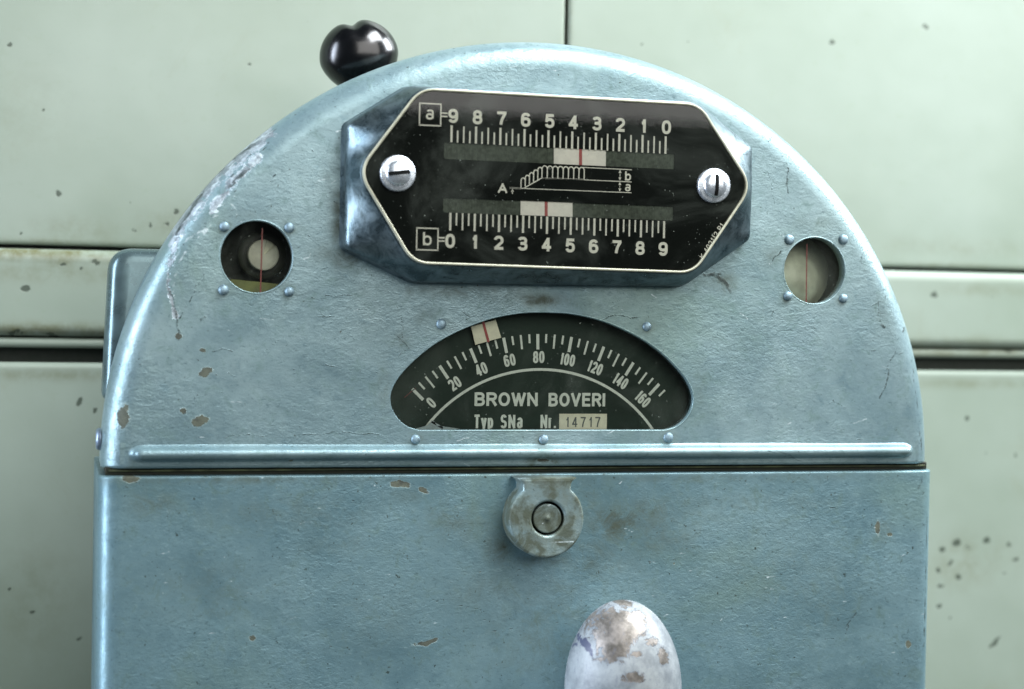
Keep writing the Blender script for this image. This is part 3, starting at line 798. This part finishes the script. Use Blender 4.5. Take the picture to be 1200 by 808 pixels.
# black plaque ---------------------------------------------------
BZ = -50.0
hexo = [(-245, 496), (-173, 594.5), (172, 592.5), (243, 495.5), (169, 387), (-178, 390.5)]
hexo = dense(ccw(rounded(hexo, [34, 36, 36, 34, 36, 36], 10)), 10)
oct_ = [(-253, 553), (-180, 601), (180, 600), (257, 547), (257, 432), (170, 372), (-168, 370), (-253, 408)]
oct_ = ccw(rounded(oct_, [10, 22, 22, 10, 12, 26, 26, 12], 8))
def ray_outline(P, n, c=(0, 494)):
    """outline resampled by bearing from its centre"""
    A = np.asarray(P, float) - np.array(c); B = np.roll(A, -1, 0); out = []
    for k in range(n):
        a = 2 * math.pi * k / n; d = np.array([math.cos(a), math.sin(a)])
        cr = B - A; den = d[0] * cr[:, 1] - d[1] * cr[:, 0]; den = np.where(np.abs(den) < 1e-9, 1e-9, den)
        t = (A[:, 0] * cr[:, 1] - A[:, 1] * cr[:, 0]) / den; u = (A[:, 0] * d[1] - A[:, 1] * d[0]) / den
        ok = (t > 0) & (u >= -1e-6) & (u <= 1 + 1e-6); tt = t[ok].min() if ok.any() else 100.0
        out.append(d * tt + np.array(c))
    return np.array(out)
NB = 360
O_ = ray_outline(oct_, NB); H_ = ray_outline(offset(hexo, 2.0), NB)
def ring(a, y, off=0): q = O_ * (1 - a) + H_ * a; return np.stack([q[:, 0], np.full(NB, y), q[:, 1]], 1)
rings = []
Oo = O_ + (O_ - np.array([0, 494])) * .012
rings.append(np.stack([Oo[:, 0], np.full(NB, .6), Oo[:, 1]], 1))
for a, y in ((0, -8), (0, -14), (.02, -17.5), (.06, -20.5), (.12, -23), (.3, -28.5), (.5, -34.6), (.7, -40.6), (.86, -45.4), (.94, -47.6), (.98, -49), (1.0, BZ)): rings.append(ring(a, y))
rings.append(np.stack([H_[:, 0] * .97, np.full(NB, BZ), 494 + (H_[:, 1] - 494) * .97], 1))
pm = grid_mesh('plaque_block', np.stack(rings, 1), closed=True)
plaque = obj('plaque_block', pm, BLOCKM, root)
plaque['label'] = 'raised eight-sided silver block carrying a black scale plate'
SLT = [(-143, 513.6), (142, 512.2), (142, 531.0), (-143, 533.4)]
SLB = [(-143, 451.4), (142, 450.4), (142, 467.6), (-143, 468.6)]
def slot(P): return [tuple(p) for p in rounded(P, 2.5, 3)]
plate = obj('scale_plate', curve_plate('scale_plate', [list(map(tuple, offset(hexo, -3.5))), slot(SLT), slot(SLB)], BZ - 3.2, 2.6, .1), BLACKPLATE, plaque, False)
plate['label'] = 'black six-sided plate printed with two white scales a and b'
obj('plate_edge', loft('plate_edge', hexo, [(0, BZ + .3), (0, BZ - 5.2), (-.5, BZ - 5.9), (-2.2, BZ - 5.9), (-2.8, BZ - 5.2), (-3.8, BZ - 2.0)]), CREAM, plaque)
obj('acrylic_cover', loft('acrylic_cover', offset(hexo, -3.6), [(0, BZ - 4.8), (0, BZ - 5.3)], True), ACRYL, plaque, False)
def ribs(P, y, name):
    """ribbed strip seen through the slot"""
    x0, x1 = P[0][0] - 3, P[1][0] + 3; z0 = min(P[0][1], P[1][1]) - 3; z1 = max(P[2][1], P[3][1]) + 3
    xs = np.arange(x0, x1, 1.1)
    G = np.array([[(x, y + .45 * math.sin(x * 2.0), z) for z in (z0, z1)] for x in xs])
    return grid_mesh(name, G)
for P, n in ((SLT, 'a'), (SLB, 'b')): obj('drum_strip', ribs(P, BZ - .6, 'drum_strip'), DRUM, plaque)
def flag(pa, pb, pc, pd, rl):
    y = BZ - 1.4
    obj('pointer_flag', curve_plate('pointer_flag', [[unproj(*p, y) for p in (pa, pb, pc, pd)]], y, .5, .05), FLAG, plaque, False)
    q = Print(y - .15); q.line(unproj(rl[0], rl[1], y), unproj(rl[2], rl[3], y), 3.8); q.build('pointer_line', RED, plaque)
flag((649, 172), (710, 175.5), (710, 196.5), (649, 193), (680.3, 173.6, 680.3, 194.8))
flag((610, 234.5), (671, 237), (671, 257), (610, 254), (640, 235.5, 640, 255.5))
yp = BZ - 3.5
U = lambda x, z: unproj(x, z, yp)
xa0, za0 = U(531, 136.1); xa1, za1 = U(781, 149.4)
xb0, zb0 = U(527.5, 282.6); xb1, zb1 = U(777, 292)
pr = Print(yp); pb = Print(yp)
def lerp(a, b, t): return a + (b - a) * t
ta0 = U(529.3, 147); ta1 = U(780.2, 160)
tb0 = U(527.5, 270); tb1 = U(778, 279.5)
xtA = (ta0[0], ta1[0]); xtB = (tb0[0], tb1[0])
zA0, zA1 = U(529.3, 167.0)[1], U(780.2, 180.6)[1]; zAt0, zAt1 = U(529.3, 147.1)[1], U(780.2, 160.0)[1]
zB0, zB1 = U(527.5, 249.6)[1], U(778, 259.4)[1]; zBt0, zBt1 = U(527.5, 270.2)[1], U(778, 279.4)[1]
for k in range(37):
    t = k / 36; fr_ = (1.0, .71, .97, .71)[k % 4]; w_ = 2.7 if k % 4 == 0 else 2.0
    x = lerp(*xtA, t); a_, b_ = lerp(zA0, zA1, t), lerp(zAt0, zAt1, t); pr.line((x, a_), (x, lerp(a_, b_, fr_)), w_)
    x = lerp(*xtB, t); a_, b_ = lerp(zB0, zB1, t), lerp(zBt0, zBt1, t); pb.line((x, a_), (x, lerp(a_, b_, fr_)), w_)
pr.build('tick_marks', PRINT, plaque); pb.build('tick_marks', PRINT, plaque)
pr = Print(yp); pb = Print(yp)
for k in range(10):
    t = k / 9
    c = '9876543210'[k]; pr.text(c, lerp(xa0, xa1, t), lerp(za0, za1, t), 16.6, 7.4 if c == '1' else 11.8, 0, 3.5)
    c = '0123456789'[k]; pb.text(c, lerp(xb0, xb1, t), lerp(zb0, zb1, t), 16.6, 7.4 if c == '1' else 11.8, 0, 3.5)
pr.build('numerals', PRINT, plaque); pb.build('numerals', PRINT, plaque)
for px, py, ch in ((504.2, 134.5, 'a'), (500.8, 280.5, 'b')):
    pr = Print(yp)
    x, z = U(px, py); h = 12.6
    for a, b in (((-h, -h), (h, -h)), ((h, -h), (h, h)), ((h, h), (-h, h)), ((-h, h), (-h, -h))):
        dx = .8 if a[1] == b[1] else 0
        sx = 1 if b[0] > a[0] else -1
        pr.line((x + a[0] - sx * dx, z + a[1]), (x + b[0] + sx * dx, z + b[1]), 1.6)
    pr.text(ch, x, z + (0 if ch == 'a' else .5), 11.8 if ch == 'a' else 15.6, 10.4, 0, 2.3)
    x, z = U(px + 16.8, py + .3)
    pr.line((x - 3.6, z + 1.9), (x + 3.6, z + 1.9), 1.7); pr.line((x - 3.6, z - 1.9), (x + 3.6, z - 1.9), 1.7)
    pr.build('scale_letter', PRINT, plaque)
# little step diagram
pr = Print(yp)
zl = lambda px, py: U(px, py)
A = zl(597, 220.5); zA = A[1]
xe = zl(740, 227)[0]; ztop = zl(686, 196.5)[1]; zmid = zl(686, 210.8)[1]
pr.line((A[0], zA), (xe, zA - .4), 1.0)
pr.line((A[0], zA), (zl(611, 221)[0], zA), 1.7)
x0 = zl(610.5, 220)[0]; xk = zl(635, 210)[0]; x1 = zl(684.5, 211)[0]
pr.line((xk, zmid), (xe, zmid - .6), 1.0); pr.line((x0 + 3, zA), (xk, zmid), 1.3)
pr.line((x1 - 3, ztop), (xe, ztop - .6), 1.0); pr.line((xk, zmid), (x1, zmid), 1.4)
ai = 0
def arch(xa, xb, za, zb, zt, w=1.4):
    r = (xb - xa) / 2; c = (xa + xb) / 2; zc = zt - r * 1.2
    pts = [(xa, za)] + [(c - r * math.cos(t), zc + r * 1.2 * math.sin(t)) for t in np.linspace(0, math.pi, 9)] + [(xb, zb)]
    global ai
    ai += 1; pr.y = yp - .04 * (ai % 3); pr.poly(pts, w); pr.y = yp
nst = 5
for k in range(nst):
    xa = lerp(x0, xk, k / nst); xb = lerp(x0, xk, (k + 1) / nst)
    za = lerp(zA, zmid, k / nst); zb_ = lerp(zA, zmid, (k + 1) / nst)
    arch(xa, xb, za, zb_, lerp(zA + 11, ztop, (k + .4) / nst))
for k in range(8):
    xa = lerp(xk, x1, k / 8); xb = lerp(xk, x1, (k + 1) / 8); arch(xa, xb, zmid, zmid, ztop)
x, z = zl(589, 220.8); pr.text('A', x, z, 11.5, 11.5, 0, 2.3)
x, z = zl(600.5, 224); pr.line((x, zA - 7), (x, zA - 3), .9); pr.tri([(x - 1.9, zA - 4.5), (x + 1.9, zA - 4.5), (x, zA - .8)])
xv = zl(726.5, 210)[0]
for a, b in ((ztop, zmid), (zmid, zA)):
    a -= .9; b += .3
    pr.tri([(xv - 1.8, a - 4), (xv + 1.8, a - 4), (xv, a)]); pr.tri([(xv - 1.8, b + 4), (xv, b), (xv + 1.8, b + 4)]); pr.line((xv, a - 4.6), (xv, b + 4.6), .8)
x, z = zl(736, 206.5); pr.text('b', x, z, 11.2, 7.6, 0, 2.0)
x, z = zl(736, 220.2); pr.text('a', x, z, 8.8, 7.6, 0, 1.8)
pr.build('step_diagram', PRINT, plaque)
pr = Print(yp)
a = zl(822, 302.5); b = zl(846.5, 263); c = ((a[0] + b[0]) / 2, (a[1] + b[1]) / 2)
pr.text('K 402112 P1', c[0], c[1], 6.6, math.hypot(a[0] - b[0], a[1] - b[1]), math.atan2(b[1] - a[1], b[0] - a[0]), 1.1, 1.1)
pr.build('part_number', PRINT, plaque)

def screw(px, py, rad, slot_deg):
    y1 = BZ - 5.6
    x, z = unproj(px, py, y1 - 6)
    rs = np.array([.02, 2, 4, 6, 8, 10, 11.5, 12.8, 13.6, 14.4, 15.6, 17, 18.4, 19.4, 20, 20.2, 20.2]) * rad / 20.2
    n = 96; a = math.radians(slot_deg); G = []
    def prof(r):
        q = r * 20.2 / rad
        if q < 13.7: return -10.5 - 5.5 * math.sqrt(max(0, 1 - (q / 14.2) ** 2))
        if q < 14.8: return -8.2
        if q < 19.6: return -8.2 + .5 * (q - 14.4) / 5
        return -7.0 if q < 20.1 else -5.0
    # cartesian refinement for the slot: polar rings dense enough
    rr = np.concatenate([np.linspace(.02, 13.2, 26), [13.5, 13.8, 14.4, 15.6, 17, 18.4, 19.3, 19.9, 20.2, 20.2]]) * rad / 20.2
    for k in range(n):
        row = []
        for i, r in enumerate(rr):
            t = 2 * math.pi * k / n; yy = prof(r) if i < len(rr) - 1 else 1.0
            row.append((x + r * math.cos(t), y1 + yy + 3, z + r * math.sin(t)))
        G.append(row)
    sc = obj('plate_screw', grid_mesh('plate_screw', np.array(G), closed=True), BRIGHT, plaque)
    sc.data.flip_normals()
    # slot: a black strip laid on the dome, groove shade put into its colour
    d = np.array([math.cos(a), math.sin(a)]); nrm = np.array([-d[1], d[0]])
    G = []
    for s in np.linspace(-12.4, 12.4, 25) * rad / 20.2:
        yy = y1 + prof(abs(s)) + 3 - .6
        G.append([(x + d[0] * s + nrm[0] * w, yy + (0.1 if abs(w) < 1 else 0), z + d[1] * s + nrm[1] * w) for w in (-2.2, -.8, .8, 2.2)])
    obj('screw_slot', grid_mesh('screw_slot', np.array(G)), SLOTM, plaque)
screw(467, 203, 21.0, 8); screw(838, 217.5, 21.0, 88)

# lower casing ---------------------------------------------------
WC, FC, YC, DC_ = 529.0, 26.0, -4.0, 260.0
def lower_casing():
    path = [(-WC, DC_)] + [(-WC, YC + FC + q) for q in (160, 80, 30, 8)]
    for k in range(0, 11):
        a = math.pi / 2 * k / 10; path.append((-WC + FC - FC * math.cos(a), YC + FC - FC * math.sin(a)))
    inner = np.linspace(-WC + FC, WC - FC, 540)[1:-1]
    path += [(x, YC) for x in inner]
    for k in range(0, 11):
        a = math.pi / 2 * k / 10; path.append((WC - FC + FC * math.sin(a), YC + FC - FC * math.cos(a)))
    path += [(WC, YC + FC + q) for q in (8, 30, 80, 160)] + [(WC, DC_)]
    path = np.array(path)
    zt = 140.8
    rows = [(zt - 2.6, 0)] + [(z, 0) for z in np.arange(zt - 5, -150, -2.0)] + [(z, 0) for z in (-200, -400, -900, -1600, -ZB + 1)]
    lip = [(zt - .2, 34.0), (zt, 5.0), (zt - .25, 1.6), (zt - .9, .55), (zt - 1.7, .12)]
    lev = lip + rows
    # inward normal of the plan path for the lip
    T = np.gradient(path, axis=0); T /= np.hypot(T[:, 0], T[:, 1])[:, None]; Nn = np.stack([-T[:, 1], T[:, 0]], 1)
    if Nn[len(path) // 2, 1] < 0: Nn = -Nn
    G = np.empty((len(path), len(lev), 3))
    for j, (z, d) in enumerate(lev):
        taper = 1.0 - 0.00000 * (zt - z)
        G[:, j, 0] = (path[:, 0] + Nn[:, 0] * d) * taper; G[:, j, 1] = path[:, 1] + Nn[:, 1] * d; G[:, j, 2] = z
    front = np.abs(path[:, 0]) < WC - FC
    G[..., 1] += (fbm(G[..., 0], G[..., 2], 110, 2, 8) - .5) * 1.8 * np.clip((WC - FC - np.abs(path[:, 0])) / 60, 0, 1)[:, None]
    me = grid_mesh('lower_casing', G, flip=True); add_wear(me); return me
casing = obj('lower_casing', lower_casing(), CASINGP, root)
casing['label'] = 'plain blue-grey lower casing with grease stains around a round latch'
obj('casing_top', mesh_u('casing_top', [(-WC + 20, YC + 32, 142), (WC - 20, YC + 32, 142), (WC - 20, DC_, 142), (-WC + 20, DC_, 142)], [(0, 1, 2, 3)]), GASKET, casing, False)
obj('gasket', curve_plate('gasket', [[(-R + 5, 141), (R - 5, 141), (R - 5, 150.5), (-R + 5, 150.5)]], 10, 70, 1.0), GASKET, casing, False)
obj('gasket_edge', curve_plate('gasket_edge', [[(-R + 9, 145.2), (R - 9, 145.2), (R - 9, 147.2), (-R + 9, 147.2)]], 6.5, 8, .5), plain('olive_gasket_edge', lin(70, 76, 52), .6, 0, .3, .5, 160), casing, False)

# latch boss
lx, lz = unproj(640.5, 609, -38)
top = 139.5
Lp = []
for k in range(0, 61):
    a = math.radians(130 + (410 - 130) * k / 60); Lp.append((lx + 46.5 * math.cos(a), lz + 46.5 * math.sin(a)))
Lp += [(lx + 30, lz + 42), (lx + 31.5, top - 5), (lx + 37, top - .8), (lx - 37, top - .8), (lx - 31.5, top - 5), (lx - 30, lz + 42)]
latch = obj('latch_boss', curve_plate('latch_boss', [Lp, circle(lx + 1.5, lz + 1, 20.4, 48)], -40, 37, 3.4, 4), DIRTY, root)
add_wear(latch.data)
latch['label'] = 'round cast latch boss with chipped greasy paint'
for p in latch.data.polygons: p.use_smooth = False
latch.data.polygons.foreach_set('use_smooth', [abs(p.normal.y) < .97 for p in latch.data.polygons])
obj('latch_hole', disc('latch_hole', lx + 1.5, lz + 1, 21.5, -24), SLOTM, latch, False)
pin = obj('latch_pin', lathe_y('latch_pin', lx + 1.5, lz + 1, [(17.6, -20), (17.6, -35.6), (17.4, -36.2), (17.0, -36.6), (16.4, -36.7), (15.6, -36.72), (12, -36.74), (8, -36.76), (3.2, -36.8), (3.0, -37), (2.4, -38), (1.2, -38.5), (.02, -38.6)], 48), DIRTY, latch)
add_wear(pin.data)

# side screw on the left flank, rear bracket, rear lever
ss = lathe_y('side_screw', 0, 0, [(13, 0), (13, -3), (11, -5.5), (.02, -6)], 32)
so = obj('side_screw', ss, STEEL, cover)
x, z = unproj(111, 515, 38)
# lathe is built along y at the datum: turn it to point left
so.rotation_euler = (0, 0, -math.pi / 2)
so.location = W(-R + .5, 40, z) - Vector((0, 0, 0))
so.location.z -= ZB * S
br = [(-516, 387), (-500, 407), (-300, 407), (-300, 165), (-530, 165)]
br = [(-517, 405), (-300, 405), (-300, 222), (-524, 222)]
br = dense(ccw(rounded(br, [30, 10, 10, 10], 10)), 12)
obj('rear_bracket', loft('rear_bracket', br, [(-2, 150), (0, 148), (0, 106), (-1.4, 99.5), (-5, 93.5), (-10, 90), (-17, 88.5)], True, True), BRACKETM, root)['label'] = 'silver rounded bracket standing behind the left shoulder of the cover'

kx, kz = unproj(421, 66, 150)
def knob():
    n, m = 72, 48; G = np.empty((n, m, 3))
    for i in range(n):
        for j in range(m):
            a = 2 * math.pi * i / n; b = math.pi * (j + .02) / (m - 1 + .04)
            d = np.array([math.sin(b) * math.cos(a), math.sin(b) * math.sin(a), math.cos(b)])
            r = 1.0
            # saddle across the top between two lobes, tapering to the neck
            top_ = max(0, d[2]); r -= .15 * math.exp(-((d[0] + .04) / .2) ** 2) * top_ ** 2
            if d[2] < 0: r *= 1 - .0 * d[2]
            x = d[0] * 50.5 * r * (1 - .20 * max(0, -d[2]) ** 1.3); y = d[1] * 44 * r; z = d[2] * 47 * r
            G[i, j] = (x, y, z)
    t = math.radians(13)
    X = G[..., 0] * math.cos(t) - G[..., 2] * math.sin(t); Z = G[..., 0] * math.sin(t) + G[..., 2] * math.cos(t)
    G = np.stack([kx + X, 150 + G[..., 1], kz + Z - 1], -1)
    me = grid_mesh('knob', G, closed=True); me.flip_normals(); return me
lever = obj('rear_lever', loft('rear_lever', circle(0, 0, 11, 24), [(0, 0), (0, 1)], False), STEEL, root)
# a rod from the back plate up to the knob
def rod(p, q, r, n=20):
    p = np.array(p, float); q = np.array(q, float); d = q - p; d /= np.linalg.norm(d); a = np.cross(d, (0, 1, 0)); a /= np.linalg.norm(a); b = np.cross(d, a)
    G = np.array([[c + r * (a * math.cos(2 * math.pi * k / n) + b * math.sin(2 * math.pi * k / n)) for c in (p, q)] for k in range(n)])
    return grid_mesh('rod', G, closed=True)
old = lever.data; lever.data = rod((kx + 22, 150, kz - 260), (kx + 3, 150, kz - 30), 11); lever.data.materials.append(STEEL); bpy.data.meshes.remove(old)
lever.data.polygons.foreach_set('use_smooth', [True] * len(lever.data.polygons))
lever['label'] = 'lever behind the arched cover ending in a shiny black two-lobed knob'
obj('knob', knob(), KNOBM, lever)
obj('lever_bearing', curve_plate('lever_bearing', [[(kx - 10, kz - 290), (kx + 60, kz - 290), (kx + 60, kz - 190), (kx - 10, kz - 190)]], DEPTH + 4, 90, 4, 2), CASTPAINT, lever, False)

# crank handle ---------------------------------------------------
YH = -112.0
hx, hz = unproj(731, 703.5, YH)
def egg():
    n = 120
    prof = []
    A_, B_ = 69.0, 106.0
    for k in range(0, 61):
        a = math.pi / 2 * k / 60; prof.append((max(.02, A_ * math.sin(a)), -B_ * (1 - math.cos(a))))
    for s, r in ((-120, 69), (-135, 69), (-150, 69), (-185, 68), (-220, 67), (-255, 63), (-285, 60), (-300, 60), (-306, 58), (-320, 50)): prof.append((r, s))
    G = np.array([[(hx + r * math.cos(2 * math.pi * k / n) + .075 * s * -0.4, YH + r * .95 * math.sin(2 * math.pi * k / n) - s * .06, hz + s) for r, s in prof] for k in range(n)])
    me = grid_mesh('handle_grip', G, closed=True); me.flip_normals()
    co = G.reshape(-1, 3); X, Z = co[:, 0], co[:, 2]; fr = (co[:, 1] < YH + 20).astype(float)
    ch = blobs(X, Z, [(730, 740, 29, 19, 10), (722, 760, 18, 17, 0), (690, 735, 8, 6, 30), (778, 770, 8, 10, 0), (740, 792, 12, 6, 0), (752, 733, 12, 14, 0), (765, 753, 9, 5, 0), (735, 712, 20, 3, -10), (745, 766, 7, 3, 0)], YH - 50) * fr
    dk = blobs(X, Z, [(684, 762, 7, 10, 0), (697, 763, 4, 9, 20), (676, 752, 2.5, 2.5)], YH - 50) * fr
    for nme, v in (('chip', ch), ('dark', dk)):
        at = me.attributes.new(nme, 'FLOAT', 'POINT'); at.data.foreach_set('value', v.astype(np.float32))
    return me
crank = obj('crank_arm', curve_plate('crank_arm', [[tuple(p) for p in rounded([(hx - 48, hz - 400), (hx + 48, hz - 400), (hx + 40, hz - 316), (hx - 40, hz - 316)], 14, 6)]], YH - 40, 100, 8, 3), CASTPAINT, root)
crank['label'] = 'crank with egg-shaped white grip whose paint is chipped to bare metal'
obj('handle_grip', egg(), HANDLEP, crank)
obj('crank_hub', lathe_y('crank_hub', hx, hz - 360, [(60, YC + 1), (60, -40), (54, -52), (40, -56), (.02, -56)], 48), CASTPAINT, crank)
